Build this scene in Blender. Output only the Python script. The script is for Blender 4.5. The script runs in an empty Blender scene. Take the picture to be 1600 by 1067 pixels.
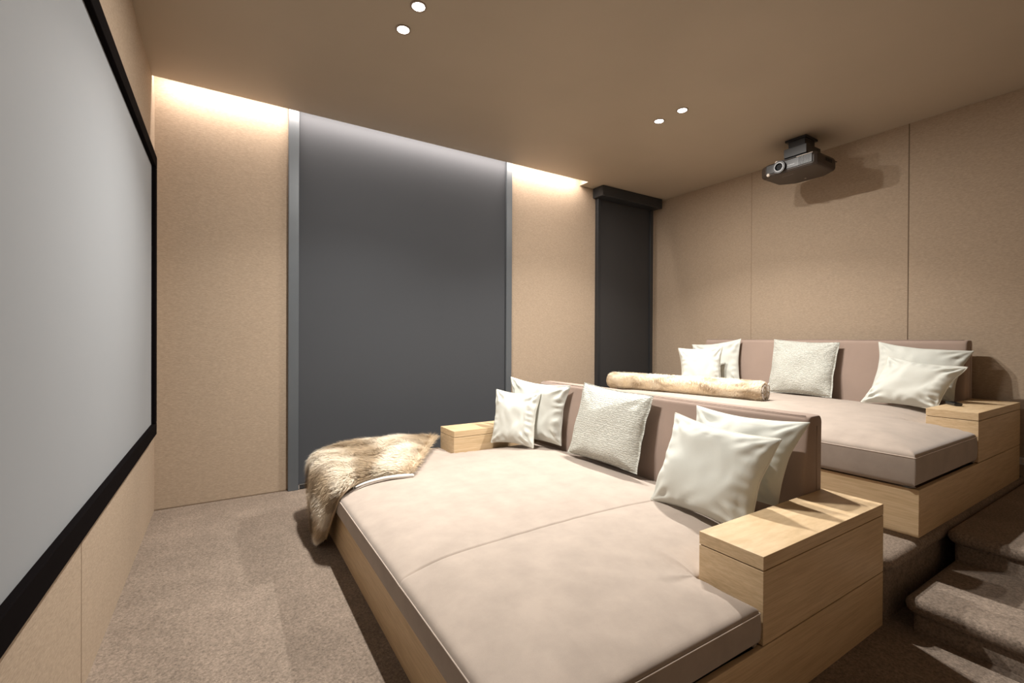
import bpy, bmesh, math, random
import numpy as np
from mathutils import Matrix, Vector, noise
random.seed(7)
rng = np.random.default_rng(7)
sc = bpy.context.scene
COL = sc.collection

# ------------------------------------------------------------------ camera
cam_data = bpy.data.cameras.new('camera')
cam_data.sensor_width = 36.0
cam_data.sensor_fit = 'HORIZONTAL'
cam_data.lens = 36.0 * 719.56 / 1600.0
cam_data.clip_start = 0.02
cam = bpy.data.objects.new('camera', cam_data)
COL.objects.link(cam)
cam.matrix_world = Matrix(((0.847103, -0.001677, -0.531426, 0.0),
                           (-0.531408, 0.006221, -0.847093, 0.0),
                           (0.004726, 0.999979, 0.004379, 1.3205),
                           (0, 0, 0, 1)))
sc.camera = cam

# ------------------------------------------------------------------ world + exposure
world = bpy.data.worlds.new('world')
sc.world = world
world.use_nodes = True
world.node_tree.nodes['Background'].inputs[0].default_value = (0.9, 0.8, 0.7, 1)
world.node_tree.nodes['Background'].inputs[1].default_value = 0.0
sc.view_settings.view_transform = 'Standard'
sc.view_settings.look = 'None'
sc.view_settings.gamma = 1.0
sc.view_settings.use_curve_mapping = False
sc.view_settings.exposure = 0.08
LAMP_W = 24.0            # main beam
LAMP_SPREAD = 122
SPILL_W = 23.0           # wide spill
ROW2 = 1.2
LAMP_COL = (1.0, 0.955, 0.885)
COVE = 36.0
COVE_COL = (1.0, 0.89, 0.80)
LAMPS = [(0.952, 2.55), (0.943, 2.79), (3.241, 2.511), (3.232, 2.744)]

# ------------------------------------------------------------------ room sizes (metres)
XS, XR = -0.444, 5.126          # screen wall, rear wall
YW, YN = 4.423, -0.75           # blind wall, near wall (behind the camera)
ZC = 3.24
SLOT = 0.157                    # light slot between ceiling and blind wall
XSLOT = 3.76                    # the slot ends here
PLAT = 0.306

# ------------------------------------------------------------------ materials
def new_mat(name):
    m = bpy.data.materials.new(name)
    m.use_nodes = True
    nt = m.node_tree
    return m, nt, nt.nodes['Principled BSDF']

def tex_coord(nt, scale=(1, 1, 1), kind='Object'):
    tc = nt.nodes.new('ShaderNodeTexCoord')
    mp = nt.nodes.new('ShaderNodeMapping')
    mp.inputs['Scale'].default_value = scale
    nt.links.new(tc.outputs[kind], mp.inputs[0])
    return mp.outputs[0]

def noise_node(nt, vec, scale, detail=4, rough=0.55):
    n = nt.nodes.new('ShaderNodeTexNoise')
    n.inputs['Scale'].default_value = scale
    n.inputs['Detail'].default_value = detail
    n.inputs['Roughness'].default_value = rough
    nt.links.new(vec, n.inputs['Vector'])
    return n.outputs['Fac']

def ramp(nt, fac, stops):
    r = nt.nodes.new('ShaderNodeValToRGB')
    el = r.color_ramp.elements
    while len(el) > 1:
        el.remove(el[-1])
    el[0].position = stops[0][0]; el[0].color = (*stops[0][1], 1)
    for p, c in stops[1:]:
        e = el.new(p); e.color = (*c, 1)
    nt.links.new(fac, r.inputs[0])
    return r.outputs['Color']

def bump(nt, bsdf, height, strength, dist):
    b = nt.nodes.new('ShaderNodeBump')
    b.inputs['Strength'].default_value = strength
    b.inputs['Distance'].default_value = dist
    nt.links.new(height, b.inputs['Height'])
    nt.links.new(b.outputs[0], bsdf.inputs['Normal'])
    return b

def mix_mul(nt, a, b, fac=1.0):
    m = nt.nodes.new('ShaderNodeMix')
    m.data_type = 'RGBA'; m.blend_type = 'MULTIPLY'
    m.inputs['Factor'].default_value = fac
    nt.links.new(a, m.inputs[6]); nt.links.new(b, m.inputs[7])
    return m.outputs[2]

def plain(name, col, rough=0.6, metal=0.0, spec=0.5, nscale=None, var=0.06):
    m, nt, b = new_mat(name)
    b.inputs['Roughness'].default_value = rough
    b.inputs['Metallic'].default_value = metal
    b.inputs['Specular IOR Level'].default_value = spec
    v = tex_coord(nt)
    f = noise_node(nt, v, nscale or 8)
    c0 = tuple(c * (1 - var) for c in col); c1 = tuple(min(1, c * (1 + var)) for c in col)
    nt.links.new(ramp(nt, f, [(0.3, c0), (0.7, c1)]), b.inputs['Base Color'])
    return m

def fabric(name, col, weave=500, var=0.08, rough=0.9, bstr=0.25, sheen=0.0, blotch=2.5, bvar=0.05, aniso=(1, 1, 1)):
    m, nt, b = new_mat(name)
    b.inputs['Roughness'].default_value = rough
    b.inputs['Specular IOR Level'].default_value = 0.2
    if sheen:
        b.inputs['Sheen Weight'].default_value = sheen
        b.inputs['Sheen Roughness'].default_value = 0.5
    v = tex_coord(nt, aniso)
    fine = noise_node(nt, v, weave, 3, 0.7)
    big = noise_node(nt, tex_coord(nt), blotch, 4, 0.6)
    c1 = ramp(nt, fine, [(0.25, tuple(c * (1 - var) for c in col)), (0.75, tuple(min(1, c * (1 + var)) for c in col))])
    g = ramp(nt, big, [(0.3, (1 - bvar,) * 3), (0.7, (1, 1, 1))])
    nt.links.new(mix_mul(nt, c1, g), b.inputs['Base Color'])
    bump(nt, b, fine, bstr, 0.002)
    return m

def wood(name, grain):
    m, nt, b = new_mat(name)
    b.inputs['Roughness'].default_value = 0.42
    b.inputs['Specular IOR Level'].default_value = 0.35
    v = tex_coord(nt, grain)
    a = noise_node(nt, v, 1.0, 5, 0.65)
    a2 = noise_node(nt, tex_coord(nt, tuple(g * 3.1 for g in grain)), 1.0, 3, 0.6)
    c = ramp(nt, a, [(0.28, (0.59, 0.43, 0.25)), (0.5, (0.67, 0.50, 0.31)), (0.72, (0.73, 0.565, 0.37))])
    g = ramp(nt, a2, [(0.35, (0.86, 0.84, 0.80)), (0.6, (1, 1, 1))])
    nt.links.new(mix_mul(nt, c, g), b.inputs['Base Color'])
    bump(nt, b, a2, 0.06, 0.002)
    return m

M = {}
M['wall'] = fabric('wall_fabric', (0.405, 0.316, 0.235), 150, 0.22, bstr=0.35, blotch=1.2, bvar=0.04, aniso=(0.30, 0.30, 1.6))
M['ceiling'] = plain('ceiling_paint', (0.42, 0.352, 0.272), 0.5, spec=0.3, nscale=1.5, var=0.03)
M['seam'] = plain('wall_seam_and_shade', (0.17, 0.12, 0.08), 0.9)  # panel joints, and the painted shadow gap at the blind wall foot
M['seam_faint'] = plain('wall_seam_faint', (0.33, 0.245, 0.175), 0.9)
M['carpet'] = fabric('carpet', (0.250, 0.198, 0.158), 95, 0.50, bstr=1.0, blotch=4.5, bvar=0.22)
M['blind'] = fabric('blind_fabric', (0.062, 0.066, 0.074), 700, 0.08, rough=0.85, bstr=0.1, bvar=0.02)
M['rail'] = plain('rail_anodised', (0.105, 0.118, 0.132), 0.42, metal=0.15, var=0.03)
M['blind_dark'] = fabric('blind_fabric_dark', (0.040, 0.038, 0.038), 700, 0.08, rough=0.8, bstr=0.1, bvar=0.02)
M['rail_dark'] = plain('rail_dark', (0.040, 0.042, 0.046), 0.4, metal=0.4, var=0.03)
M['bar_edge'] = plain('bottom_bar_metal', (0.55, 0.56, 0.58), 0.3, metal=0.8, var=0.02)
M['frame'] = fabric('screen_frame_velvet', (0.0045, 0.0033, 0.0036), 400, 0.3, bstr=0.2)
M['frame'].node_tree.nodes['Principled BSDF'].inputs['Specular IOR Level'].default_value = 0.03
M['screen'] = plain('screen_vinyl', (0.29, 0.305, 0.325), 0.7, spec=0.2, var=0.012, nscale=1.2)
M['suede'] = fabric('mattress_suede', (0.41, 0.342, 0.292), 420, 0.05, bstr=0.12, sheen=0.25, blotch=8, bvar=0.16)
M['backrest'] = fabric('backrest_suede', (0.35, 0.262, 0.217), 420, 0.05, bstr=0.12, sheen=0.2, blotch=4, bvar=0.07)
M['piping'] = plain('piping_suede', (0.50, 0.42, 0.36), 0.8, spec=0.2)
M['wood_y'] = wood('oak_grain_y', (24, 2.4, 60))
M['wood_x'] = wood('oak_grain_x', (2.4, 9, 60))
M['groove'] = plain('oak_joint', (0.10, 0.055, 0.025), 0.8)
M['pillow'] = fabric('pillow_cotton', (0.60, 0.61, 0.565), 600, 0.05, bstr=0.2, blotch=6, bvar=0.03)
M['pillow_pipe'] = plain('pillow_piping', (0.60, 0.59, 0.53), 0.8, spec=0.2)
M['black'] = plain('black_plastic', (0.018, 0.017, 0.018), 0.35, var=0.02)
M['proj'] = plain('projector_shell', (0.040, 0.028, 0.022), 0.42, var=0.03)
M['proj_front'] = plain('projector_front', (0.018, 0.015, 0.015), 0.35, var=0.03)
M['silver'] = plain('silver_trim', (0.27, 0.27, 0.28), 0.4, metal=0.3, var=0.02)
M['glass'] = plain('lens_glass', (0.02, 0.025, 0.03), 0.05, spec=0.9, var=0.02)
M['foot'] = plain('pale_rubber', (0.60, 0.52, 0.45), 0.5, var=0.02)
M['white'] = plain('white_plastic', (0.70, 0.69, 0.66), 0.4, var=0.02)
M['lamp_ring'] = plain('lamp_ring', (0.30, 0.24, 0.19), 0.5, var=0.02)
M['lining'] = fabric('throw_lining', (0.78, 0.74, 0.70), 500, 0.04, sheen=0.2)

def knit_mat():
    m, nt, b = new_mat('pillow_knit')
    b.inputs['Roughness'].default_value = 0.95
    b.inputs['Specular IOR Level'].default_value = 0.15
    v = tex_coord(nt, (1, 1, 1), 'UV')
    w = nt.nodes.new('ShaderNodeTexWave')
    w.wave_type = 'BANDS'; w.bands_direction = 'Y'
    w.inputs['Scale'].default_value = 11
    w.inputs['Distortion'].default_value = 9
    w.inputs['Detail'].default_value = 3
    w.inputs['Detail Scale'].default_value = 3
    nt.links.new(v, w.inputs['Vector'])
    n = noise_node(nt, tex_coord(nt, (1, 2.6, 1), 'UV'), 42, 4, 0.8)
    add = nt.nodes.new('ShaderNodeMath'); add.operation = 'ADD'
    nt.links.new(w.outputs['Fac'], add.inputs[0]); nt.links.new(n, add.inputs[1])
    half = nt.nodes.new('ShaderNodeMath'); half.operation = 'MULTIPLY'; half.inputs[1].default_value = 0.5
    nt.links.new(add.outputs[0], half.inputs[0])
    c = ramp(nt, half.outputs[0], [(0.2, (0.50, 0.50, 0.45)), (0.55, (0.68, 0.685, 0.63))])
    nt.links.new(c, b.inputs['Base Color'])
    bump(nt, b, half.outputs[0], 0.9, 0.010)
    return m
M['knit'] = knit_mat()

def fur_mat():
    m, nt, b = new_mat('fur')
    b.inputs['Roughness'].default_value = 0.7
    b.inputs['Specular IOR Level'].default_value = 0.3
    a = nt.nodes.new('ShaderNodeAttribute'); a.attribute_name = 'fur_colour'
    nt.links.new(a.outputs['Color'], b.inputs['Base Color'])
    return m
M['fur'] = fur_mat()

def emit_mat(name, col, strength):
    m, nt, b = new_mat(name)
    b.inputs['Emission Color'].default_value = (*col, 1)
    b.inputs['Emission Strength'].default_value = strength
    b.inputs['Base Color'].default_value = (*col, 1)
    return m
M['lens'] = emit_mat('lamp_lens', (1.0, 0.95, 0.88), 30.0)
M['strip'] = emit_mat('led_strip', COVE_COL, 6.0)

# ------------------------------------------------------------------ mesh helpers
def link(name, me, mat=None, parent=None, loc=(0, 0, 0)):
    o = bpy.data.objects.new(name, me)
    COL.objects.link(o)
    o.location = loc
    if parent:
        o.parent = parent
    if mat:
        me.materials.append(mat)
    return o

def box(name, a, b, mat, parent=None, bev=0.0, origin=None, seg=2):
    """box from corner a to corner b, world coordinates; origin at the base centre"""
    c = Vector(((a[0] + b[0]) / 2, (a[1] + b[1]) / 2, a[2])) if origin is None else Vector(origin)
    bm = bmesh.new()
    bmesh.ops.create_cube(bm, size=1)
    for v in bm.verts:
        v.co = Vector([a[i] if v.co[i] < 0 else b[i] for i in range(3)]) - c
    if bev:
        bmesh.ops.bevel(bm, geom=list(bm.edges), offset=bev, segments=seg, affect='EDGES', profile=0.5)
    me = bpy.data.meshes.new(name)
    bm.to_mesh(me); bm.free()
    off = Vector(parent.location) if parent else Vector((0, 0, 0))
    o = link(name, me, mat, parent, c - off)
    return o

def boxes(name, lst, mat, parent=None, bev=0.0, origin=(0, 0, 0)):
    c = Vector(origin)
    bm = bmesh.new()
    for a, b in lst:
        r = bmesh.ops.create_cube(bm, size=1)
        for v in r['verts']:
            v.co = Vector([a[i] if v.co[i] < 0 else b[i] for i in range(3)]) - c
    if bev:
        bmesh.ops.bevel(bm, geom=list(bm.edges), offset=bev, segments=2, affect='EDGES', profile=0.5)
    me = bpy.data.meshes.new(name)
    bm.to_mesh(me); bm.free()
    off = Vector(parent.location) if parent else Vector((0, 0, 0))
    return link(name, me, mat, parent, c - off)

def from_data(name, verts, faces, mat, parent=None, loc=(0, 0, 0), smooth=True, uvs=None):
    c = Vector(loc)
    me = bpy.data.meshes.new(name)
    me.from_pydata([tuple(Vector(v) - c) for v in verts], [], faces)
    me.update()
    if smooth:
        me.polygons.foreach_set('use_smooth', [True] * len(me.polygons))
    if uvs is not None:
        uvl = me.uv_layers.new(name='UVMap')
        idx = np.zeros(len(me.loops), dtype=np.int32)
        me.loops.foreach_get('vertex_index', idx)
        uvl.data.foreach_set('uv', np.asarray(uvs, dtype=np.float32)[idx].ravel())
    off = Vector(parent.location) if parent else Vector((0, 0, 0))
    return link(name, me, mat, parent, c - off)

def tube(name, pts, r, mat, parent=None, closed=False, n=8, loc=(0, 0, 0)):
    pts = [Vector(p) for p in pts]
    N = len(pts)
    verts, faces = [], []
    for i, p in enumerate(pts):
        a = pts[(i - 1) % N] if (closed or i > 0) else p
        b = pts[(i + 1) % N] if (closed or i < N - 1) else p
        t = (b - a).normalized()
        u = t.cross(Vector((0, 0, 1)))
        if u.length < 1e-3:
            u = t.cross(Vector((0, 1, 0)))
        u.normalize(); w = t.cross(u)
        for k in range(n):
            an = 2 * math.pi * k / n
            verts.append(p + r * (math.cos(an) * u + math.sin(an) * w))
    M_ = N if closed else N - 1
    for i in range(M_):
        j = (i + 1) % N
        for k in range(n):
            l = (k + 1) % n
            faces.append((i * n + k, i * n + l, j * n + l, j * n + k))
    if not closed:
        faces.append(tuple(range(n - 1, -1, -1)))
        faces.append(tuple((N - 1) * n + k for k in range(n)))
    return from_data(name, verts, faces, mat, parent, loc)

def cyl(name, c, axis, r, h, mat, parent=None, n=32, r2=None):
    """cylinder from c along axis by h"""
    axis = Vector(axis).normalized()
    u = axis.orthogonal().normalized(); w = axis.cross(u)
    c = Vector(c); r2 = r if r2 is None else r2
    V = []
    for rr, hh in ((r, 0), (r2, h)):
        for k in range(n):
            a = 2 * math.pi * k / n
            V.append(c + axis * hh + rr * (math.cos(a) * u + math.sin(a) * w))
    F = [(k, (k + 1) % n, n + (k + 1) % n, n + k) for k in range(n)]
    F += [tuple(range(n - 1, -1, -1)), tuple(range(n, 2 * n))]
    return from_data(name, V, F, mat, parent, c, smooth=False)

def ring(name, c, axis, r_in, r_out, h, mat, parent=None, n=40):
    axis = Vector(axis).normalized()
    u = axis.orthogonal().normalized(); w = axis.cross(u); c = Vector(c)
    V = []
    for rr, hh in ((r_in, 0), (r_out, 0), (r_out, h), (r_in, h)):
        for k in range(n):
            a = 2 * math.pi * k / n
            V.append(c + axis * hh + rr * (math.cos(a) * u + math.sin(a) * w))
    F = []
    for q in range(4):
        q2 = (q + 1) % 4
        F += [(q * n + k, q * n + (k + 1) % n, q2 * n + (k + 1) % n, q2 * n + k) for k in range(n)]
    return from_data(name, V, F, mat, parent, c, smooth=False)

def empty(name, loc, label, cat, group=None):
    o = bpy.data.objects.new(name, None)
    COL.objects.link(o)
    o.location = loc
    o.empty_display_size = 0.1
    o['label'] = label; o['category'] = cat
    if group:
        o['group'] = group
    return o

def tag(o, label, cat, group=None):
    o['label'] = label; o['category'] = cat
    if group:
        o['group'] = group
    return o

def struct(o):
    o['kind'] = 'structure'
    return o

# ------------------------------------------------------------------ room shell
T = 0.12
struct(box('floor', (XS - T, YN - T, -0.12), (XR + T, YW + T, 0.0), M['carpet']))
struct(box('wall_screen', (XS - T, YN, 0), (XS, YW, ZC + 0.35), M['wall']))
struct(box('wall_rear', (XR, YN, 0), (XR + T, YW, ZC + 0.35), M['wall']))
struct(box('wall_blind', (XS - T, YW, 0), (XR + T, YW + T, ZC + 0.35), M['wall']))
struct(box('wall_near', (XS - T, YN - T, 0), (XR + T, YN, ZC + 0.35), M['wall']))
struct(boxes('ceiling', [((XS, YN, ZC), (XSLOT, YW - SLOT, ZC + 0.12)),
                         ((XSLOT, YN, ZC), (XR, YW, ZC + 0.12)),
                         ((XS, YW - SLOT - 0.12, ZC + 0.26), (XSLOT + 0.12, YW, ZC + 0.34)),
                         ((XS, YW - SLOT - 0.10, ZC + 0.12), (XSLOT, YW - SLOT - 0.06, ZC + 0.26)),
                         ((XSLOT, YW - SLOT - 0.10, ZC + 0.12), (XSLOT + 0.04, YW, ZC + 0.26))], M['ceiling']))
# vertical joints between the wall panels
for i, yy in enumerate((3.019, 1.591)):
    struct(box('trim_%d' % (i + 1), (XR - 0.0025, yy - 0.0035, 0), (XR, yy + 0.0035, ZC), M['seam_faint' if i == 0 else 'seam']))
struct(box('trim_3', (XS, 2.288, 0), (XS + 0.0012, 2.2900, ZC), M['seam_faint']))
# thin dark strip, shadow gap painted in along the foot of the blind wall
struct(box('shadow_gap_blind', (XS, YW - 0.006, 0), (0.475, YW, 0.008), M['seam']))

def rounded_block(name, x0, x1, y0, y1, z0, z1, r, mat):
    """carpeted block with a soft rounded nosing on its x0 and y sides"""
    V, F = [], []
    prof = [(0, z0), (0.03, z0)] if False else []
    prof = [(0.03, z0), (0.03, z1 - 2.1 * r)]
    for k in range(9):
        a = -math.pi / 2 + math.pi * k / 8
        prof.append((r - r * math.cos(a) * 1.0, z1 - r + r * math.sin(a)))
    n = len(prof)
    # rectangle loop inset by the profile, rounded corner at (x0, y1) and (x0, y0)
    def loop(d, z):
        L = []
        R = 0.06
        for (cx, cy, a0) in ((x0 + R, y0 + R, math.pi), (x1 - R, y0 + R, 1.5 * math.pi), (x1 - R, y1 - R, 0), (x0 + R, y1 - R, 0.5 * math.pi)):
            for k in range(6):
                a = a0 + 0.5 * math.pi * k / 5
                L.append((cx + (R - d) * math.cos(a), cy + (R - d) * math.sin(a), z))
        return L
    for d, z in prof:
        V += loop(d, z)
    m = 24
    for i in range(n - 1):
        for k in range(m):
            F.append((i * m + k, i * m + (k + 1) % m, (i + 1) * m + (k + 1) % m, (i + 1) * m + k))
    F.append(tuple((n - 1) * m + k for k in range(m)))
    o = from_data(name, V, F, mat, loc=((x0 + x1) / 2, (y0 + y1) / 2, z0))
    return o

struct(rounded_block('floor_platform', 2.61, XR + 0.05, 0.865, YW + 0.05, 0.0, PLAT, 0.035, M['carpet']))
struct(rounded_block('floor_step', 2.64, 3.42, YN - 0.05, 0.835, 0.0, PLAT / 2, 0.035, M['carpet']))
struct(rounded_block('floor_landing', 3.30, XR + 0.05, YN - 0.05, 0.86, 0.0, PLAT, 0.035, M['carpet']))

# ------------------------------------------------------------------ light slot
strip = box('led_strip', (XS + 0.02, YW - SLOT + 0.0005, ZC + 0.070), (XSLOT - 0.02, YW - SLOT + 0.008, ZC + 0.080), M['strip'])
cl = bpy.data.lights.new('strip_light', 'AREA')
cl.shape = 'RECTANGLE'; cl.size = XSLOT - XS - 0.06; cl.size_y = 0.012
cl.energy = COVE; cl.color = COVE_COL
clo = bpy.data.objects.new('strip_light', cl)
COL.objects.link(clo); clo.parent = strip
clo.location = (0, 0.010, 0.0)
clo.rotation_euler = (math.radians(28), 0, 0)      # aims at the wall and down
tag(strip, 'warm light strip hidden in the ceiling slot above the blind wall', 'light strip')

# ------------------------------------------------------------------ downlights
lab = ['recessed ceiling spotlight nearest the top edge of the photo',
       'recessed ceiling spotlight left of centre, lower one of its pair by the blind wall',
       'recessed ceiling spotlight in front of the projector, right one of its pair',
       'recessed ceiling spotlight in front of the projector, left one of its pair']
for (x, y), lb in zip(LAMPS, lab):
    e = empty('ceiling_spotlight', (x, y, ZC), lb, 'spotlight', 'recessed spotlights in the ceiling')
    ring('trim_ring', (x, y, ZC - 0.004), (0, 0, 1), 0.036, 0.048, 0.004, M['lamp_ring'], e)
    cyl('lens', (x, y, ZC - 0.003), (0, 0, 1), 0.036, 0.003, M['lens'], e)
    for pw, sp, dz in ((LAMP_W, LAMP_SPREAD, -0.008), (SPILL_W, 180, -0.010)):
        ld = bpy.data.lights.new('lamp_light', 'AREA')
        ld.shape = 'DISK'; ld.size = 0.05
        ld.energy = pw * (ROW2 if x > 2 else 1.0); ld.color = LAMP_COL; ld.spread = math.radians(sp)
        lo = bpy.data.objects.new('lamp_light', ld)
        COL.objects.link(lo); lo.parent = e; lo.location = (0, 0, dz)

# ------------------------------------------------------------------ projection screen
SY1, SY0, SZ1, SZ0, FW = 4.12, -0.35, 2.60, 0.635, 0.085
e = empty('projection_screen', (XS, (SY0 + SY1) / 2, SZ0), 'large pale grey projection screen in a black velvet frame on the left wall', 'screen')
D = 0.045
boxes('screen_frame', [((XS, SY0, SZ1 - FW), (XS + D, SY1, SZ1)), ((XS, SY0, SZ0), (XS + D, SY1, SZ0 + FW)),
                       ((XS, SY1 - FW, SZ0 + FW), (XS + D, SY1, SZ1 - FW)), ((XS, SY0, SZ0 + FW), (XS + D, SY0 + FW, SZ1 - FW))],
      M['frame'], e, bev=0.004, origin=(XS, (SY0 + SY1) / 2, SZ0))
box('screen_surface', (XS + 0.004, SY0 + FW, SZ0 + FW), (XS + 0.022, SY1 - FW, SZ1 - FW), M['screen'], e)

# ------------------------------------------------------------------ roller blinds
e = empty('roller_blind', (1.61, YW, 0), 'wide grey floor-length blackout blind between grey side rails, left of the two', 'blind', 'grey blackout blinds')
x0, x1, rw = 0.475, 2.742, 0.082
y1 = YW - 0.001
box('side_rail', (x0, YW - 0.045, 0.0), (x0 + rw, y1, ZC + 0.16), M['rail'], e, bev=0.003)
box('side_rail', (x1 - 0.072, YW - 0.045, 0.0), (x1, y1, ZC + 0.16), M['rail'], e, bev=0.003)
# fabric hanging with a very slight belly
nx, nz = 40, 40
V, F = [], []
for j in range(nz + 1):
    for i in range(nx + 1):
        u, w = i / nx, j / nz
        X = x0 + rw - 0.01 + u * (x1 - x0 - rw - 0.052)
        Z = 0.045 + w * (ZC + 0.12)
        Y = YW - 0.020 - 0.0035 * math.sin(math.pi * u) - 0.002 * noise.noise(Vector((X * 1.5, Z * 0.7, 3)))
        V.append((X, Y, Z))
for j in range(nz):
    for i in range(nx):
        a = j * (nx + 1) + i
        F.append((a, a + 1, a + nx + 2, a + nx + 1))
from_data('blind_fabric', V, F, M['blind'], e, (1.61, YW, 0.045))
bar = box('bottom_bar', (x0 + rw, YW - 0.034, 0.004), (x1 - 0.072, YW - 0.010, 0.046), M['rail_dark'], e, bev=0.002)
bx = x0 + rw + 0.002
boxes('bar_edging', [((bx, YW - 0.037, 0.042), (x1 - 0.075, YW - 0.034, 0.046)), ((bx, YW - 0.037, 0.006), (bx + 0.008, YW - 0.034, 0.046))],
      M['bar_edge'], bar and e, origin=(1.61, YW - 0.036, 0.006))

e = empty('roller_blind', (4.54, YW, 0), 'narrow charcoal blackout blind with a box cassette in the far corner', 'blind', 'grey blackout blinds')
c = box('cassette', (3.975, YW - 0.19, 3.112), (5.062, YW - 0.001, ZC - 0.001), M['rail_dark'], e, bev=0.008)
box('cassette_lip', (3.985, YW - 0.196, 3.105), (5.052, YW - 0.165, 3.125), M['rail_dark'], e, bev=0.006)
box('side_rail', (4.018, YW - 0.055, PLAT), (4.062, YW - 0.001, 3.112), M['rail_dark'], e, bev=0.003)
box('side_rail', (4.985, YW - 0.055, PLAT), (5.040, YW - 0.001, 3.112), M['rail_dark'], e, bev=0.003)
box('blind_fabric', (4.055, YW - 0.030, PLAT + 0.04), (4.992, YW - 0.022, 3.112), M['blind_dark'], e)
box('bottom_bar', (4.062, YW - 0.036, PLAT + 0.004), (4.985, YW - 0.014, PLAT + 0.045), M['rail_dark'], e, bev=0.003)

# ------------------------------------------------------------------ daybeds
SX0, SX1, SYN, SYF = 0.612, 2.60, 0.890, 3.710     # base
AX0, AW, AYF = 1.600, 0.257, 3.434                 # arms start here, near arm depth, far arm starts

def smooth_dist(x, y, segs):
    d = 1e9
    for (ax, ay), (bx, by) in segs:
        px, py = bx - ax, by - ay
        L = px * px + py * py
        t = max(0, min(1, ((x - ax) * px + (y - ay) * py) / L))
        d = min(d, math.hypot(x - ax - t * px, y - ay - t * py))
    return d

def mattress(parent, dx, dz, crown, seed, edge):
    xa, xb, xc = SX0 - 0.032, AX0 - 0.012, 2.44
    ya, yb, yc, yd = SYN + 0.006, SYN + AW + 0.006, AYF - 0.006, SYF - 0.006
    seam_y = 1.735
    poly = [(xa, ya), (xb, ya), (xb, yb), (xc, yb), (xc, yc), (xb, yc), (xb, yd), (xa, yd)]
    segs = [(poly[i], poly[(i + 1) % 8]) for i in range(8)]
    def axis(vals, fine, coarse):
        out = []
        offs = [0, 0.003, 0.007, 0.013, 0.021, 0.032]
        for a, b in zip(vals[:-1], vals[1:]):
            L = [a + o for o in offs] + [b - o for o in offs]
            s, t = a + offs[-1], b - offs[-1]
            k = max(2, int((t - s) / coarse))
            L += [s + (t - s) * i / k for i in range(1, k)]
            out += L
        return sorted(set(round(v, 5) for v in out))
    X = axis([xa, xb, xc], 0, 0.035)
    Y = axis([ya, yb, seam_y, yc, yd], 0, 0.035)
    r = 0.022
    vid, V, F = {}, [], []
    def inside(cx, cy):
        return xa < cx < xb and ya < cy < yd or xb <= cx < xc and yb < cy < yc
    def vert(i, j):
        if (i, j) not in vid:
            x, y = X[i], Y[j]
            d = smooth_dist(x, y, segs)
            z = edge + crown * (1 - math.exp(-d / 0.16))
            if d < r:
                z -= r * 0.75 * (1 - math.sqrt(max(0, 1 - (1 - d / r) ** 2)))
            ds = abs(y - seam_y)
            yv = y + 0.035 * math.sin((x - xa) * 1.9) * max(0.0, 1 - ds / 0.45)
            fade = 1.0 if x < 2.3 else 0.5
            fade *= 1.0 if dx < 1 else 0.15
            fade *= 0.25 + 0.75 * min(1.0, d / 0.10)
            z -= 0.6 * fade * (0.013 * math.exp(-(ds / 0.0050) ** 2) + 0.008 * math.exp(-(ds / 0.07) ** 2))
            w = noise.noise(Vector((x * 2.2, y * 2.2, seed)))
            w2 = noise.noise(Vector((x * 9 + 2 * w, y * 5, seed + 5)))
            z += min(1, d / 0.1) * (0.008 * w + 0.0025 * w2)
            # puckers where the mattress turns round the inner arm corner
            for (qx, qy) in ((xb, yb), (xb, yc)):
                dd = math.hypot(x - qx, y - qy)
                an = math.atan2(y - qy, x - qx)
                z += 0.005 * math.sin(an * 9) * math.exp(-((dd - 0.10) / 0.10) ** 2) * min(1, d / 0.03)
            vid[(i, j)] = len(V)
            V.append(Vector((x + dx, yv, z + dz)))
        return vid[(i, j)]
    edges = {}
    for i in range(len(X) - 1):
        for j in range(len(Y) - 1):
            if inside((X[i] + X[i + 1]) / 2, (Y[j] + Y[j + 1]) / 2):
                f = (vert(i, j), vert(i + 1, j), vert(i + 1, j + 1), vert(i, j + 1))
                F.append(f)
                for k in range(4):
                    a, b = f[k], f[(k + 1) % 4]
                    if (b, a) in edges:
                        del edges[(b, a)]
                    else:
                        edges[(a, b)] = 1
    nxt = {a: b for (a, b) in edges}
    start = next(iter(nxt)); loop = [start]; a = nxt[start]
    while a != start:
        loop.append(a); a = nxt[a]
    n = len(loop)
    zb = 0.256 + dz
    cx, cy = (xa + xb) / 2 + dx, (ya + yd) / 2
    prev = loop
    top = [V[k].copy() for k in loop]
    # outward normals per loop vertex
    prof = [(0.15, 0.004), (0.5, 0.006), (0.80, 0.003), (0.90, -0.003), (0.95, -0.016), (1.0, -0.03)]
    for s, off in prof:
        cur = []
        for k in range(n):
            p = top[k]; q0 = top[k - 1]; q1 = top[(k + 1) % n]
            t = Vector((q1.x - q0.x, q1.y - q0.y, 0)).normalized()
            nn = Vector((t.y, -t.x, 0))
            cur.append(len(V))
            V.append(Vector((p.x, p.y, p.z + (zb - p.z) * s)) + nn * off)
        for k in range(n):
            l = (k + 1) % n
            F.append((prev[k], cur[k], cur[l], prev[l]))
        prev = cur
    F.append(tuple(prev))
    o = from_data('mattress', V, F, M['suede'], parent, (cx, cy, zb))
    step = [p + Vector((0, 0, -0.004)) for p in top]
    pts = []
    for k in range(n):
        p = top[k]; q0 = top[k - 1]; q1 = top[(k + 1) % n]
        t = Vector((q1.x - q0.x, q1.y - q0.y, 0)).normalized()
        pts.append(p + Vector((t.y, -t.x, 0)) * 0.0015 + Vector((0, 0, -0.001)))
    me_pts = [pts[i] for i in range(n)]
    pp = tube('piping', me_pts, 0.0028, M['piping'], None, True, 6, (cx, cy, zb))
    pp.parent = o; pp.location = (0, 0, 0)
    return o

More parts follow.
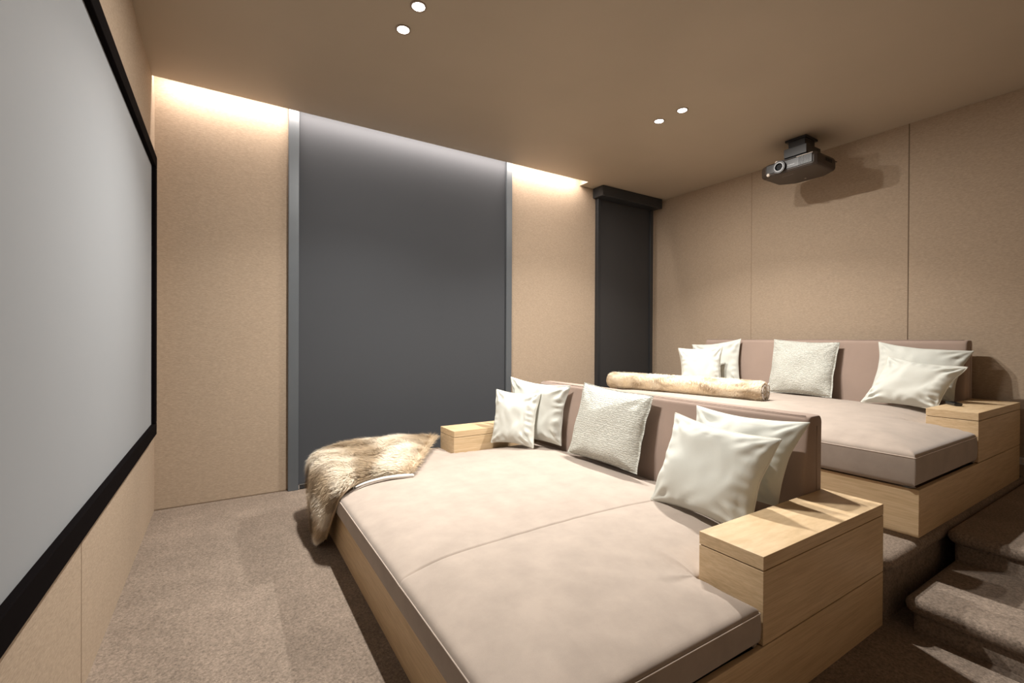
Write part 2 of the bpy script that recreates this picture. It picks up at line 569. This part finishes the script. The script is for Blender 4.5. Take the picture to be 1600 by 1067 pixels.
def backrest(parent, dx, dz, y0, y1, ztop, xf_top, xf_bot, xb, z0):
    """upholstered bolster with a raked front face and a rounded top"""
    V, F = [], []
    ny = 60
    prof = []
    r = 0.035
    prof.append((xf_bot, z0)); 
    for k in range(1, 9):
        t = k / 9
        prof.append((xf_bot + (xf_top - xf_bot) * t - 0.012 * math.sin(math.pi * t), z0 + (ztop - r - z0) * t))
    for k in range(7):
        a = math.pi - (math.pi / 2) * k / 6
        prof.append((xf_top + r + r * math.cos(a), ztop - r + r * math.sin(a)))
    for k in range(7):
        a = math.pi / 2 - (math.pi / 2) * k / 6
        prof.append((xb - r + r * math.cos(a), ztop - r + r * math.sin(a)))
    for k in range(1, 7):
        t = k / 6
        prof.append((xb, ztop - r - (ztop - r - z0) * t))
    m = len(prof)
    cxm = sum(p[0] for p in prof) / m; czm = sum(p[1] for p in prof) / m
    offs = [0, 0.004, 0.012, 0.026]
    ys = [y0 + o for o in offs] + [y0 + 0.026 + (y1 - y0 - 0.052) * i / ny for i in range(1, ny)] + [y1 - o for o in reversed(offs)]
    for y in ys:
        d = min(y - y0, y1 - y)
        k = 1.0 if d >= 0.026 else math.sqrt(max(0, 1 - (1 - d / 0.026) ** 2)) 
        s = 1 - 0.018 / 0.09 * (1 - k) * 0.8
        for (x, z) in prof:
            w = 0.004 * noise.noise(Vector((x * 4, y * 2.2, z * 4))) 
            zz = czm + (z - czm) * (1 - 0.02 * (1 - k)) + 0.0 * w
            if z <= z0 + 1e-6: zz = z0
            V.append((cxm + (x - cxm) * s + w + dx, y, zz + w * (z > z0 + .1) + dz))
    for i in range(len(ys) - 1):
        for k in range(m):
            l = (k + 1) % m
            F.append((i * m + k, i * m + l, (i + 1) * m + l, (i + 1) * m + k))
    F.append(tuple(range(m - 1, -1, -1)))
    F.append(tuple((len(ys) - 1) * m + k for k in range(m)))
    o = from_data('backrest', V, F, M['backrest'], parent, (cxm + dx, (y0 + y1) / 2, z0 + dz))
    # stitched seams just inside each end and along the top front edge
    sx = cxm + dx; 
    end = [(cxm + (x - cxm) * 1.0 + dx, y0 - 0.0005, z + dz) for x, z in prof[:-1]]
    s1 = [(xf_top + 0.018 + dx, y0 + 0.02 + (y1 - y0 - 0.04) * i / 40, ztop + 0.0015 + dz + 0.002 * noise.noise(Vector((i * .3, 0, 1)))) for i in range(41)]
    st = tube('top_seam', s1, 0.0022, M['backrest'], None, False, 5, s1[0])
    st.parent = o
    st.location = Vector(s1[0]) - Vector((cxm + dx, (y0 + y1) / 2, z0 + dz))
    s2 = [(xb - 0.06 + dx, y0 - 0.001, z0 + 0.03 + (ztop - z0 - 0.08) * i / 10 + dz) for i in range(11)]
    st = tube('end_seam', s2, 0.002, M['backrest'], None, False, 5, s2[0])
    st.parent = o
    st.location = Vector(s2[0]) - Vector((cxm + dx, (y0 + y1) / 2, z0 + dz))
    return o

def daybed(label, dx, dz, crown, seed, back_top, back_front, edge):
    base_c = ((SX0 + SX1) / 2 + dx, (SYN + SYF) / 2, dz)
    e = empty('daybed', base_c, label, 'daybed', 'oak daybeds facing the screen')
    g = 0.0022
    # plinth: front board (grain along y) and near side board (grain along x) meet at the corner
    box('front_board', (SX0 + dx, SYN, dz), (SX0 + 0.022 + dx, SYF, 0.2475 + dz), M['wood_y'], e, bev=0.0015)
    box('side_board', (SX0 + 0.0221 + dx, SYN, dz), (SX1 + dx, SYN + 0.022, 0.2475 + dz), M['wood_x'], e, bev=0.0015)
    box('side_board', (SX0 + 0.0221 + dx, SYF - 0.022, dz), (SX1 + dx, SYF, 0.2475 + dz), M['wood_x'], e, bev=0.0015)
    box('base_deck', (SX0 + 0.024 + dx, SYN + 0.024, dz), (SX1 + dx, SYF - 0.024, 0.2400 + dz), M['groove'], e)
    for ya, yb in ((SYN, SYN + AW), (AYF, SYF)):
        arm = box('armrest', (AX0 + dx, ya, 0.2525 + dz), (SX1 + dx, yb, 0.5115 + dz), M['wood_x' if True else ''], e, bev=0.0015)
        co = Vector(arm.location) + Vector(e.location)
        lid = box('armrest_lid', (AX0 + dx, ya, 0.5155 + dz), (SX1 + dx, yb, 0.565 + dz), M['wood_x'], None, bev=0.0015)
        core = boxes('joint_core', [((AX0 + 0.006 + dx, ya + 0.006, 0.5105 + dz), (SX1 - 0.006 + dx, yb - 0.006, 0.5165 + dz)),
                                    ((AX0 + 0.006 + dx, ya + 0.006, 0.2470 + dz), (SX1 - 0.006 + dx, yb - 0.006, 0.2535 + dz))], M['groove'], None, origin=co)
        for p in (lid, core):
            w = Vector(p.location); p.parent = arm; p.location = w - co
    mattress(e, dx, dz, crown, seed, edge)
    xf_top, xf_bot = back_front
    backrest(e, dx, dz, SYN + AW + 0.002, AYF - 0.004, back_top, xf_top, xf_bot, SX1, 0.246)
    return e

daybed('front oak daybed with beige mattress, fur throw draped over its far corner',
       0.0, 0.0, 0.055, 1.0, 0.942, (2.455, 2.40), 0.385)
daybed('oak daybed in the back row standing on the raised platform against the rear wall',
       2.424, PLAT, 0.085, 8.0, 1.025, (2.455, 2.40), 0.432)

# ------------------------------------------------------------------ pillows
def smooth01(t):
    t = max(0.0, min(1.0, t)); return t * t * (3 - 2 * t)

def pillow(label, corners, thick, seed, mat='pillow', piped=True, group=None, gather=1.0, pinch=0.105, flange=0.0, back=0.55):
    """corners: top-left, top-right, bottom-right, bottom-left as seen from the screen side"""
    TL, TR, BR, BL = [Vector(c) for c in corners]
    N = 72
    nrm = ((TR - TL) + (BR - BL)).cross((TL - BL) + (TR - BR)).normalized()   # towards the screen side
    if nrm.x > 0: nrm = -nrm
    size = ((TR - TL).length + (TL - BL).length) / 2
    def surf(a, b, side):
        # a,b in -1..1
        ed = max(abs(a), abs(b))
        aa = a * (1 - pinch * (1 - b * b) ** 1.2 * smooth01(abs(a)))
        bb = b * (1 - pinch * (1 - a * a) ** 1.2 * smooth01(abs(b)))
        u, v = (aa + 1) / 2, (bb + 1) / 2
        p = (BL * (1 - u) + BR * u) * (1 - v) + (TL * (1 - u) + TR * u) * v
        fa = max(0, 1 - (abs(a) / (1 - flange)) ** 2.6) if abs(a) < 1 - flange else 0
        fb = max(0, 1 - (abs(b) / (1 - flange)) ** 2.6) if abs(b) < 1 - flange else 0
        h = thick * (fa * fb) ** 0.52 * (1 + 0.22 * (-b) * (1 - abs(b)))
        ea, eb = 1 - abs(a), 1 - abs(b)
        # gathers running in from the edges
        wob = noise.noise(Vector((a * 2.0, b * 2.0, seed)))
        ga = math.sin(b * 24 + 4 * wob + seed) * math.exp(-((ea - 0.16) / 0.15) ** 2) * (0.5 + 0.5 * noise.noise(Vector((b * 3, seed, side))))
        gb = math.sin(a * 22 + 4 * wob + 2 * seed) * math.exp(-((eb - 0.15) / 0.13) ** 2) * (0.5 + 0.5 * noise.noise(Vector((a * 3, seed + 4, side))))
        # folds radiating out of the corners
        fo = 0
        for sa in (-1, 1):
            for sb in (-1, 1):
                dd = math.hypot(a - sa, b - sb)
                an = math.atan2(b - sb, a - sa)
                fo += math.sin(an * 10 + seed * sa + sb) * math.exp(-((dd - 0.42) / 0.22) ** 2)
        big = noise.noise(Vector((a * 1.4, b * 1.4, seed + 9)))
        k = thick * (fa * fb) ** 0.25
        h += k * gather * (0.085 * ga + 0.070 * gb + 0.10 * fo) + k * (0.22 * big + gather * 0.10 * noise.noise(Vector((a * 3.5 + big, b * 2.2, seed + 14))))
        # hem waviness
        wv = 0.022 * size * noise.noise(Vector((a * 2.2, b * 2.2, seed + 20))) * (1 if ed > 0.8 else ed)
        s = 1.0 if side == 0 else -back
        return p + nrm * (s * h + wv)
    V, F, UV = [], [], []
    g = [math.copysign(abs(math.sin(math.pi / 2 * (2 * i / N - 1))), 2 * i / N - 1) for i in range(N + 1)]
    idx = [[None] * (N + 1) for _ in range(N + 1)]
    for i in range(N + 1):
        for j in range(N + 1):
            idx[i][j] = len(V); V.append(surf(g[i], g[j], 0)); UV.append(((g[i] + 1) / 2, (g[j] + 1) / 2))
    idb = [[None] * (N + 1) for _ in range(N + 1)]
    for i in range(N + 1):
        for j in range(N + 1):
            if i in (0, N) or j in (0, N):
                idb[i][j] = idx[i][j]
            else:
                idb[i][j] = len(V); V.append(surf(g[i], g[j], 1)); UV.append(((g[i] + 1) / 2, (g[j] + 1) / 2))
    for i in range(N):
        for j in range(N):
            F.append((idx[i][j], idx[i + 1][j], idx[i + 1][j + 1], idx[i][j + 1]))
            F.append((idb[i][j + 1], idb[i + 1][j + 1], idb[i + 1][j], idb[i][j]))
    base = (BL + BR) / 2
    o = from_data('pillow', V, F, M[mat], None, base, uvs=UV)
    tag(o, label, 'pillow', group)
    if piped:
        bound = [(i, 0) for i in range(N)] + [(N, j) for j in range(N)] + [(N - i, N) for i in range(N)] + [(0, N - j) for j in range(N)]
        pts = [V[idx[i][j]] for i, j in bound]
        cl = [pts[0]]
        for p in pts[1:]:
            if (p - cl[-1]).length > 0.004: cl.append(p)
        if (cl[-1] - cl[0]).length < 0.004: cl.pop()
        pp = tube('piping', cl, 0.0042, M['pillow_pipe'], None, True, 6, base)
        pp.parent = o; pp.location = (0, 0, 0)
    return o

GF, GR = 'pillows on the front daybed', 'pillows on the back daybed'
pillow('large cream pillow at the near end of the front daybed, behind the grey piped one', [(2.36, 1.717, 0.939), (2.34, 1.087, 0.937), (2.23, 1.175, 0.533), (2.21, 1.690, 0.455)], 0.085, 3.1, piped=False, group=GF, gather=0.8)
pillow('nearest pillow of all, pale grey with corded piping, leaning beside the near oak armrest', [(2.18, 1.724, 0.907), (2.14, 1.114, 0.873), (2.02, 1.192, 0.430), (2.03, 1.76, 0.430)], 0.095, 5.7, group=GF, gather=0.75)
pillow('nubbly knitted off-white pillow alone in the middle of the front daybed', [(2.42, 2.779, 0.986), (2.40, 2.065, 0.956), (2.27, 2.091, 0.450), (2.27, 2.804, 0.440)], 0.085, 1.9, mat='knit', piped=False, group=GF, gather=0.5, pinch=0.05, flange=0.04)
pillow('crumpled cream pillow behind the smallest one at the far end of the front daybed', [(2.20, 3.520, 0.985), (2.42, 2.944, 0.946), (2.33, 2.953, 0.455), (2.12, 3.400, 0.450)], 0.085, 7.3, piped=False, group=GF, gather=2.0)
pillow('smallest cream pillow, gathered seams, far end of the front daybed', [(2.06, 3.542, 0.877), (2.24, 3.116, 0.876), (2.12, 3.051, 0.445), (1.93, 3.405, 0.445)], 0.075, 2.2, group=GF, gather=1.5)
pillow('large plain pillow behind the slumped one at the near end of back daybed', [(4.83, 1.698, 1.315), (4.83, 1.097, 1.251), (4.70, 1.177, 0.860), (4.70, 1.722, 0.853)], 0.080, 4.4, piped=False, group=GR)
pillow('slumped pillow right behind the remote on the near armrest of the back daybed', [(4.62, 1.558, 1.195), (4.55, 1.066, 1.135), (4.42, 1.200, 0.820), (4.45, 1.683, 0.819)], 0.080, 6.6, group=GR, gather=1.6)
pillow('knitted off-white pillow alone in the middle of the back daybed', [(4.83, 2.593, 1.336), (4.83, 1.992, 1.307), (4.70, 2.002, 0.800), (4.70, 2.603, 0.792)], 0.080, 9.1, mat='knit', piped=False, group=GR, gather=0.5, pinch=0.05, flange=0.04)
pillow('pillow with one raised corner, far end of back daybed, behind the square one', [(4.72, 3.500, 1.272), (4.84, 2.960, 1.342), (4.72, 2.882, 0.800), (4.60, 3.332, 0.800)], 0.080, 8.2, piped=False, group=GR, gather=1.4)
pillow('small square pillow standing just behind the rolled fur on the back daybed', [(4.30, 3.363, 1.232), (4.55, 2.991, 1.258), (4.45, 2.930, 0.800), (4.25, 3.287, 0.800)], 0.070, 5.0, group=GR, gather=1.2)

# ------------------------------------------------------------------ fur
def fur_strands(P, Nn, T, colr, length, width, lift):
    """P roots, Nn normals, T lie direction; returns verts, faces, vertex colours of tapered bent strands"""
    n = len(P)
    side = np.cross(T, Nn); side /= np.linalg.norm(side, axis=1)[:, None] + 1e-9
    L = length * (0.6 + 0.8 * rng.random(n))[:, None]
    W = width
    j = rng.normal(0, 0.22, (n, 3))
    d1 = T + lift * Nn + j; d1 /= np.linalg.norm(d1, axis=1)[:, None]
    d2 = T + lift * 0.15 * Nn + 1.4 * j; d2 /= np.linalg.norm(d2, axis=1)[:, None]
    m = P + d1 * L * 0.5
    t = m + d2 * L * 0.5
    V = np.stack([P - side * W, P + side * W, m - side * W * .8, m + side * W * .8, t], 1).reshape(-1, 3)
    b = np.arange(n)[:, None] * 5
    F4 = (b + np.array([[0, 1, 3, 2]])).tolist(); F3 = (b + np.array([[2, 3, 4]])).tolist()
    root, tip = colr
    C = np.stack([root, root, (root + tip) / 2, (root + tip) / 2, tip], 1).reshape(-1, 3)
    return V, F4 + F3, C

def colour_attr(me, C):
    a = me.attributes.new('fur_colour', 'FLOAT_COLOR', 'POINT')
    C4 = np.concatenate([C, np.ones((len(C), 1))], 1).astype(np.float32)
    a.data.foreach_set('color', C4.ravel())

CREAM = np.array([0.84, 0.72, 0.55]); TAN = np.array([0.42, 0.29, 0.16]); BROWN = np.array([0.17, 0.10, 0.05]); PALE = np.array([0.92, 0.85, 0.74])
def band_colour(s, t, n, period):
    """s runs across the bands"""
    w = 0.5 + 0.5 * np.sin(2 * np.pi * s / period + 0.9 * np.sin(t * 5.0))
    w = np.clip((w - 0.25) * 1.7, 0, 1)[:, None]
    r = rng.random((n, 1))
    root = CREAM * (1 - w) + (0.55 * TAN + 0.45 * CREAM) * w
    tipd = np.where(r < 0.45, BROWN, TAN)
    tip = PALE * (1 - w) + (tipd * 0.75 + CREAM * 0.25) * w
    return np.clip(root * (0.9 + 0.2 * rng.random((n, 1))), 0, 1), np.clip(tip * (0.85 + 0.3 * rng.random((n, 1))), 0, 1)

def catmull(P, t):
    n = len(P) - 1
    x = min(max(t, 0), 1) * n
    i = min(int(x), n - 1); f = x - i
    p0 = P[max(i - 1, 0)]; p1 = P[i]; p2 = P[i + 1]; p3 = P[min(i + 2, n)]
    return 0.5 * ((2 * p1) + (-p0 + p2) * f + (2 * p0 - 5 * p1 + 4 * p2 - p3) * f * f + (-p0 + 3 * p1 - 3 * p2 + p3) * f ** 3)

def throw():
    rows = [  # each row runs from the inner edge over the front of the mattress and down
        [(1.02, 2.84, .455), (.86, 2.90, .455), (.72, 2.87, .452), (.600, 2.80, .425), (.562, 2.86, .31), (.548, 2.97, .17), (.542, 3.06, .06)],
        [(1.17, 3.06, .470), (.95, 3.09, .480), (.75, 3.06, .475), (.600, 3.01, .445), (.545, 3.03, .30), (.538, 3.07, .17), (.538, 3.12, .04)],
        [(1.31, 3.29, .475), (1.06, 3.33, .490), (.80, 3.30, .485), (.590, 3.26, .450), (.535, 3.23, .30), (.535, 3.20, .16), (.536, 3.18, .03)],
        [(1.45, 3.52, .480), (1.14, 3.55, .500), (.83, 3.55, .495), (.590, 3.52, .450), (.538, 3.47, .31), (.536, 3.35, .18), (.536, 3.25, .04)],
        [(1.560, 3.690, .480), (1.22, 3.715, .500), (.85, 3.72, .490), (.610, 3.715, .440), (.555, 3.65, .32), (.545, 3.46, .19), (.540, 3.30, .05)]]
    rows = [[np.array(p) for p in r] for r in rows]
    NS, NT = 70, 50
    G = np.zeros((NT + 1, NS + 1, 3))
    for a in range(NS + 1):
        s = a / NS
        colp = [catmull(r, s) for r in rows]
        for b in range(NT + 1):
            G[b, a] = catmull(colp, b / NT)
    dS = np.gradient(G, axis=1); dT = np.gradient(G, axis=0)
    Nn = np.cross(dS, dT); Nn /= np.linalg.norm(Nn, axis=2)[:, :, None] + 1e-9
    if Nn[NT // 2, 5, 2] < 0: Nn = -Nn
    # puffiness
    for b in range(NT + 1):
        for a in range(NS + 1):
            s, t = a / NS, b / NT
            e = min(1, min(s, 1.02 - s) / 0.07) * min(1, min(t, 1 - t) / 0.10) if 0 < t < 1 else 0
            e = max(0, e)
            G[b, a] += Nn[b, a] * (0.030 * math.sqrt(e) + 0.012 * e * noise.noise(Vector((s * 5, t * 6, 2))))
    top = G.reshape(-1, 3)
    bot = (G - Nn * 0.012).reshape(-1, 3)
    W = NS + 1
    F = []
    for b in range(NT):
        for a in range(NS):
            i = b * W + a
            F.append((i, i + 1, i + W + 1, i + W))
            j = i + len(top)
            F.append((j + W, j + W + 1, j + 1, j))
    bd = [a for a in range(W)] + [b * W + NS for b in range(1, NT + 1)] + [NT * W + a for a in range(NS - 1, -1, -1)] + [b * W for b in range(NT - 1, 0, -1)]
    for k in range(len(bd)):
        i, j = bd[k], bd[(k + 1) % len(bd)]
        F.append((j, i, i + len(top), j + len(top)))
    C0 = np.tile(CREAM * 0.85, (2 * len(top), 1))
    # strands
    n = 46000
    S = rng.random(n) * NS; Tt = rng.random(n) * NT
    a0 = np.minimum(S.astype(int), NS - 1); b0 = np.minimum(Tt.astype(int), NT - 1)
    fs, ft = (S - a0)[:, None], (Tt - b0)[:, None]
    def bl(A):
        return (A[b0, a0] * (1 - fs) + A[b0, a0 + 1] * fs) * (1 - ft) + (A[b0 + 1, a0] * (1 - fs) + A[b0 + 1, a0 + 1] * fs) * ft
    P = bl(G); N2 = bl(Nn); D = bl(dS); D /= np.linalg.norm(D, axis=1)[:, None]
    E = bl(dT); E /= np.linalg.norm(E, axis=1)[:, None]
    sw = np.sin(P[:, 1] * 22 + 3 * np.sin(P[:, 0] * 9))[:, None] * 0.35
    D = D + E * sw
    s01 = S / NS
    inner = np.clip((0.05 - s01) / 0.05, 0, 1)[:, None]
    D = D * (1 - 1.9 * inner)
    col = band_colour(s01 * 1.55 + 0.10, Tt / NT, n, 0.46)
    V, FF, C = fur_strands(P, N2, D, col, 0.040, 0.0019, 0.45)
    off = 2 * len(top)
    verts = np.concatenate([top, bot, V]); F += [tuple(x + off for x in f) for f in FF]
    o = from_data('fur_throw', [tuple(v) for v in verts], F, M['fur'], None, (1.0, 3.3, 0.44))
    colour_attr(o.data, np.concatenate([C0, C]))
    tag(o, 'shaggy tan and cream fur throw draped over the far front corner of the front daybed', 'throw')
    # pale lining showing where the near edge is turned under
    pts = []
    for i in range(25):
        t = i / 24
        p = catmull([np.array((1.04, 2.845, .444)), np.array((.95, 2.865, .446)), np.array((.85, 2.880, .445)), np.array((.74, 2.862, .440)), np.array((.67, 2.832, .434))], t)
        pts.append(p)
    V, F = [], []
    for i, p in enumerate(pts):
        t = i / 24
        rr = 0.013 * (1 - t) ** 0.6 + 0.002
        if i == 0: rr *= 0.5
        for k in range(10):
            a = 2 * math.pi * k / 10
            V.append((p[0], p[1] - 0.010 + rr * 1.1 * math.cos(a), p[2] + rr * math.sin(a)))
    for i in range(24):
        for k in range(10):
            l = (k + 1) % 10
            F.append((i * 10 + k, i * 10 + l, (i + 1) * 10 + l, (i + 1) * 10 + k))
    F.append(tuple(range(9, -1, -1))); F.append(tuple(240 + k for k in range(10)))
    ln = from_data('lining', V, F, M['lining'], None, (1.0, 3.3, 0.44))
    ln.parent = o; ln.location = (0, 0, 0); ln['label'] = 'white lining'
throw()

def roll():
    A = np.array([3.57, 3.66, 0.885]); B = np.array([3.80, 2.12, 0.893]); R = 0.088
    ax = (B - A); Lr = np.linalg.norm(ax); ax /= Lr
    up = np.array([0, 0, 1.0]); sd = np.cross(ax, up); sd /= np.linalg.norm(sd); up2 = np.cross(sd, ax)
    NL, NA = 60, 36
    V, F = [], []
    def rad(l, a):
        r = R * (1 + 0.07 * noise.noise(Vector((l * 5, math.cos(a) * 1.5, math.sin(a) * 1.5))))
        e = min(l, 1 - l) * Lr
        if e < 0.04: r *= 0.90 + 0.10 * (e / 0.04)
        if math.sin(a) < 0: r *= 1 + 0.04 * math.sin(a)
        # spiral step of the loose outer edge
        r += 0.006 * (((a - 0.9) % (2 * math.pi)) / (2 * math.pi) - 0.5)
        return r
    def pt(l, a):
        c = A + ax * Lr * l
        r = rad(l, a)
        return c + r * (math.cos(a) * sd + math.sin(a) * up2)
    for i in range(NL + 1):
        for k in range(NA):
            V.append(pt(i / NL, 2 * math.pi * k / NA))
    for i in range(NL):
        for k in range(NA):
            l = (k + 1) % NA
            F.append((i * NA + k, i * NA + l, (i + 1) * NA + l, (i + 1) * NA + k))
    # recessed spiral ends
    for i, s in ((0, 1), (NL, -1)):
        c = A + ax * Lr * (i / NL) + ax * s * 0.02
        base = len(V); V.append(c)
        for k in range(NA):
            f = (i * NA + k, i * NA + (k + 1) % NA, base)
            F.append(f if s < 0 else f[::-1])
    nb = len(V)
    C0 = np.tile(CREAM * 0.9, (nb, 1))
    n = 30000
    l = rng.random(n); a = rng.random(n) * 2 * np.pi
    P = np.array([pt(x, y) for x, y in zip(l, a)])
    N2 = np.cos(a)[:, None] * sd + np.sin(a)[:, None] * up2
    Tn = -np.sin(a)[:, None] * sd + np.cos(a)[:, None] * up2
    D = Tn * 0.6 + ax * (0.8 * np.sin(l * 9)[:, None] + 0.3)
    D /= np.linalg.norm(D, axis=1)[:, None]
    root, tip = band_colour(l * 1.55 + 0.1, a, n, 0.36)
    patch = np.array([noise.noise(Vector((x * 9, 2 * math.cos(y), 2 * math.sin(y) + 7))) for x, y in zip(l, a)])[:, None]
    pw = np.clip(0.42 + 2.2 * patch, 0.0, 0.95)
    root = root * (1 - pw) + PALE * pw * np.array([1, .95, .86]); tip = tip * (1 - pw) + PALE * pw * np.array([1, .93, .80])
    Vs, FF, C = fur_strands(P, N2, D, (root, tip), 0.024, 0.0016, 0.6)
    verts = [tuple(v) for v in V] + [tuple(v) for v in Vs]
    F += [tuple(x + nb for x in f) for f in FF]
    loc = tuple((A + B) / 2 - np.array([0, 0, R]))
    o = from_data('fur_throw', verts, F, M['fur'], None, loc)
    colour_attr(o.data, np.concatenate([C0, C]))
    tag(o, 'cream fur throw rolled into a long bolster on the back daybed', 'throw')
    # pale lining spiral at the near end
    c = B + ax * 0.002
    pts = []
    for i in range(70):
        t = i / 69
        an = 2.2 + t * 4.6 * math.pi
        r = R * (0.92 - 0.78 * t)
        pts.append(c + r * (math.cos(an) * sd + math.sin(an) * up2) + ax * (0.012 - 0.018 * t))
    ln = tube('lining', [tuple(p) for p in pts], 0.0055, M['lining'], None, False, 6, loc)
    ln.parent = o; ln.location = (0, 0, 0); ln['label'] = 'white lining showing at the rolled end'
roll()

# ------------------------------------------------------------------ projector
def projector():
    x0, x1, y0, y1, z0, z1 = 4.45, 4.88, 2.03, 2.54, 2.897, 3.018
    e = empty('projector', ((x0 + x1) / 2, (y0 + y1) / 2, z0), 'dark brown projector hanging upside down from the ceiling by the rear wall', 'projector')
    # shell: tapered hexagonal plan, chamfered lower rim
    plan = [(x0 + 0.02, y0), (x0, y0 + 0.03), (x0, y1 - 0.06), (x0 + 0.03, y1), (x1 - 0.10, y1), (x1, y1 - 0.12), (x1, y0 + 0.12), (x1 - 0.08, y0)]
    cx, cy = (x0 + x1) / 2, (y0 + y1) / 2
    lev = [(z0, 0.93), (z0 + 0.006, 0.965), (z0 + 0.022, 1.0), (z1 - 0.03, 1.0), (z1 - 0.008, 0.96), (z1, 0.92)]
    V = [(cx + (x - cx) * s, cy + (y - cy) * s, z) for z, s in lev for x, y in plan]
    n = 8; F = []
    for i in range(len(lev) - 1):
        for k in range(n):
            F.append((i * n + k, (i + 1) * n + k, (i + 1) * n + (k + 1) % n, i * n + (k + 1) % n))
    F.append(tuple(range(n))); F.append(tuple((len(lev) - 1) * n + k for k in range(n - 1, -1, -1)))
    bm = bmesh.new()
    vs = [bm.verts.new(v) for v in V]
    for f in F: bm.faces.new([vs[i] for i in f])
    bmesh.ops.recalc_face_normals(bm, faces=bm.faces)
    bmesh.ops.bevel(bm, geom=list(bm.edges), offset=0.004, segments=2, affect='EDGES')
    for v in bm.verts: v.co -= Vector((cx, cy, z0))
    me = bpy.data.meshes.new('body'); bm.to_mesh(me); bm.free()
    link('body', me, M['proj'], e)
    # front panel
    box('front_panel', (x0 - 0.006, y0 + 0.035, z0 + 0.024), (x0 + 0.004, y1 - 0.065, z1 - 0.016), M['proj_front'], e, bev=0.003)
    # lens
    lc = Vector((x0 - 0.006, 2.345, z0 + 0.056))
    barrel = ring('lens_barrel', lc, (-1, 0, 0), 0.034, 0.056, 0.024, M['proj_front'], e)
    o = ring('lens_ring', lc + Vector((-0.020, 0, 0)), (-1, 0, 0), 0.036, 0.043, 0.006, M['silver'], e)
    o['label'] = 'silver lens ring'
    cyl('lens_glass', lc + Vector((-0.002, 0, 0)), (-1, 0, 0), 0.035, 0.014, M['glass'], e, r2=0.026)
    # exhaust grille on the near part of the front
    boxes('vent_grille', [((x0 - 0.010, y0 + 0.045 + i * 0.0125, z0 + 0.030), (x0 - 0.005, y0 + 0.050 + i * 0.0125, z1 - 0.022)) for i in range(9)],
          M['black'], e, origin=(x0 - 0.008, y0 + 0.1, z0 + 0.03))
    boxes('side_vent', [((x0 + 0.16 + i * 0.016, y0 - 0.003, z0 + 0.055), (x0 + 0.168 + i * 0.016, y0 + 0.002, z1 - 0.035)) for i in range(8)],
          M['black'], e, origin=(x0 + 0.22, y0, z0 + 0.055))
    # pale trims and adjustable feet (the projector is upside down)
    o = box('top_trim', (x0 - 0.009, y0 + 0.03, z1 - 0.016), (x0 - 0.003, y0 + 0.17, z1 - 0.011), M['foot'], e, bev=0.001); o['label'] = 'pale trim line'
    for (a, b) in ((2.375, z1 - 0.010), (2.455, z0 + 0.016)):
        cyl('foot', (x0 - 0.001, a, b), (-1, 0, 0), 0.017, 0.012, M['foot'], e, 20, 0.013)
    boxes('badge', [((x0 - 0.0085, 2.215 + i * 0.013, z0 + 0.048), (x0 - 0.0060, 2.223 + i * 0.013, z0 + 0.056)) for i in range(5)], M['silver'], e, origin=(x0 - 0.007, 2.31, z0 + 0.05))
    boxes('underside_badge', [((x0 + 0.10, 2.28 + i * 0.012, z0 - 0.0012), (x0 + 0.109, 2.288 + i * 0.012, z0 + 0.0005)) for i in range(9)], M['silver'], e, origin=(x0 + 0.105, 2.41, z0))
    cyl('sensor', (x0 + 0.33, 2.28, z0 - 0.002), (0, 0, 1), 0.008, 0.003, M['foot'], e, 16)
    # ceiling mount
    boxes('mount_bracket', [((4.50, 2.14, z1 - 0.002), (4.80, 2.36, z1 + 0.020)), ((4.48, 2.13, z1 + 0.018), (4.74, 2.33, z1 + 0.10)), ((4.58, 2.19, z1 + 0.095), (4.76, 2.34, ZC - 0.024))], M['black'], e, bev=0.003, origin=(4.65, 2.25, z1))
    box('mount_plate', (4.575, 2.18, ZC - 0.022), (4.80, 2.37, ZC - 0.0005), M['black'], e, bev=0.003)
    for i, (yy, zz) in enumerate(((2.09, 0.02), (2.15, 0.0))):
        pts = []
        for k in range(17):
            t = k / 16
            pts.append((4.85 + 0.12 * t, yy + 0.06 * math.sin(math.pi * t), z1 - 0.02 + zz + 0.045 * math.sin(math.pi * t * 0.9)))
        tube('cable', pts, 0.004, M['black'], e, False, 6, pts[0])
projector()

# ------------------------------------------------------------------ small things
def remote():
    e_z = 0.565 + PLAT + 0.0005
    bm = bmesh.new()
    bmesh.ops.create_cube(bm, size=1)
    for v in bm.verts:
        v.co = Vector((v.co.x * 0.13, v.co.y * 0.048, (v.co.z + 0.5) * 0.020))
        if v.co.z < 0.005: v.co.x *= 0.9; v.co.y *= 0.85
    bmesh.ops.bevel(bm, geom=list(bm.edges), offset=0.004, segments=2, affect='EDGES')
    me = bpy.data.meshes.new('remote_control'); bm.to_mesh(me); bm.free()
    o = link('remote_control', me, M['black'], None, (4.375, 1.095, e_z))
    o.rotation_euler = (0, 0, math.radians(38))
    tag(o, 'small black remote control on the near oak armrest of the back daybed', 'remote')
    bt = boxes('button', [((-0.05 + i * 0.02, -0.012, 0.0195), (-0.04 + i * 0.02, -0.002, 0.0212)) for i in range(5)] + [((-0.05 + i * 0.02, 0.004, 0.0195), (-0.04 + i * 0.02, 0.014, 0.0212)) for i in range(5)], M['frame'], None)
    bt.parent = o; bt.location = (0, 0, 0)
remote()

o = box('wall_socket', (XR - 0.010, 0.832, 0.392), (XR, 0.912, 0.448), M['white'], None, bev=0.003)
tag(o, 'white wall socket low on the rear wall by the back daybed', 'socket')
s = box('socket_insert', (XR - 0.013, 0.848, 0.404), (XR - 0.008, 0.896, 0.436), M['foot'], None, bev=0.002)
w = Vector(s.location); s.parent = o; s.location = w - Vector(o.location)
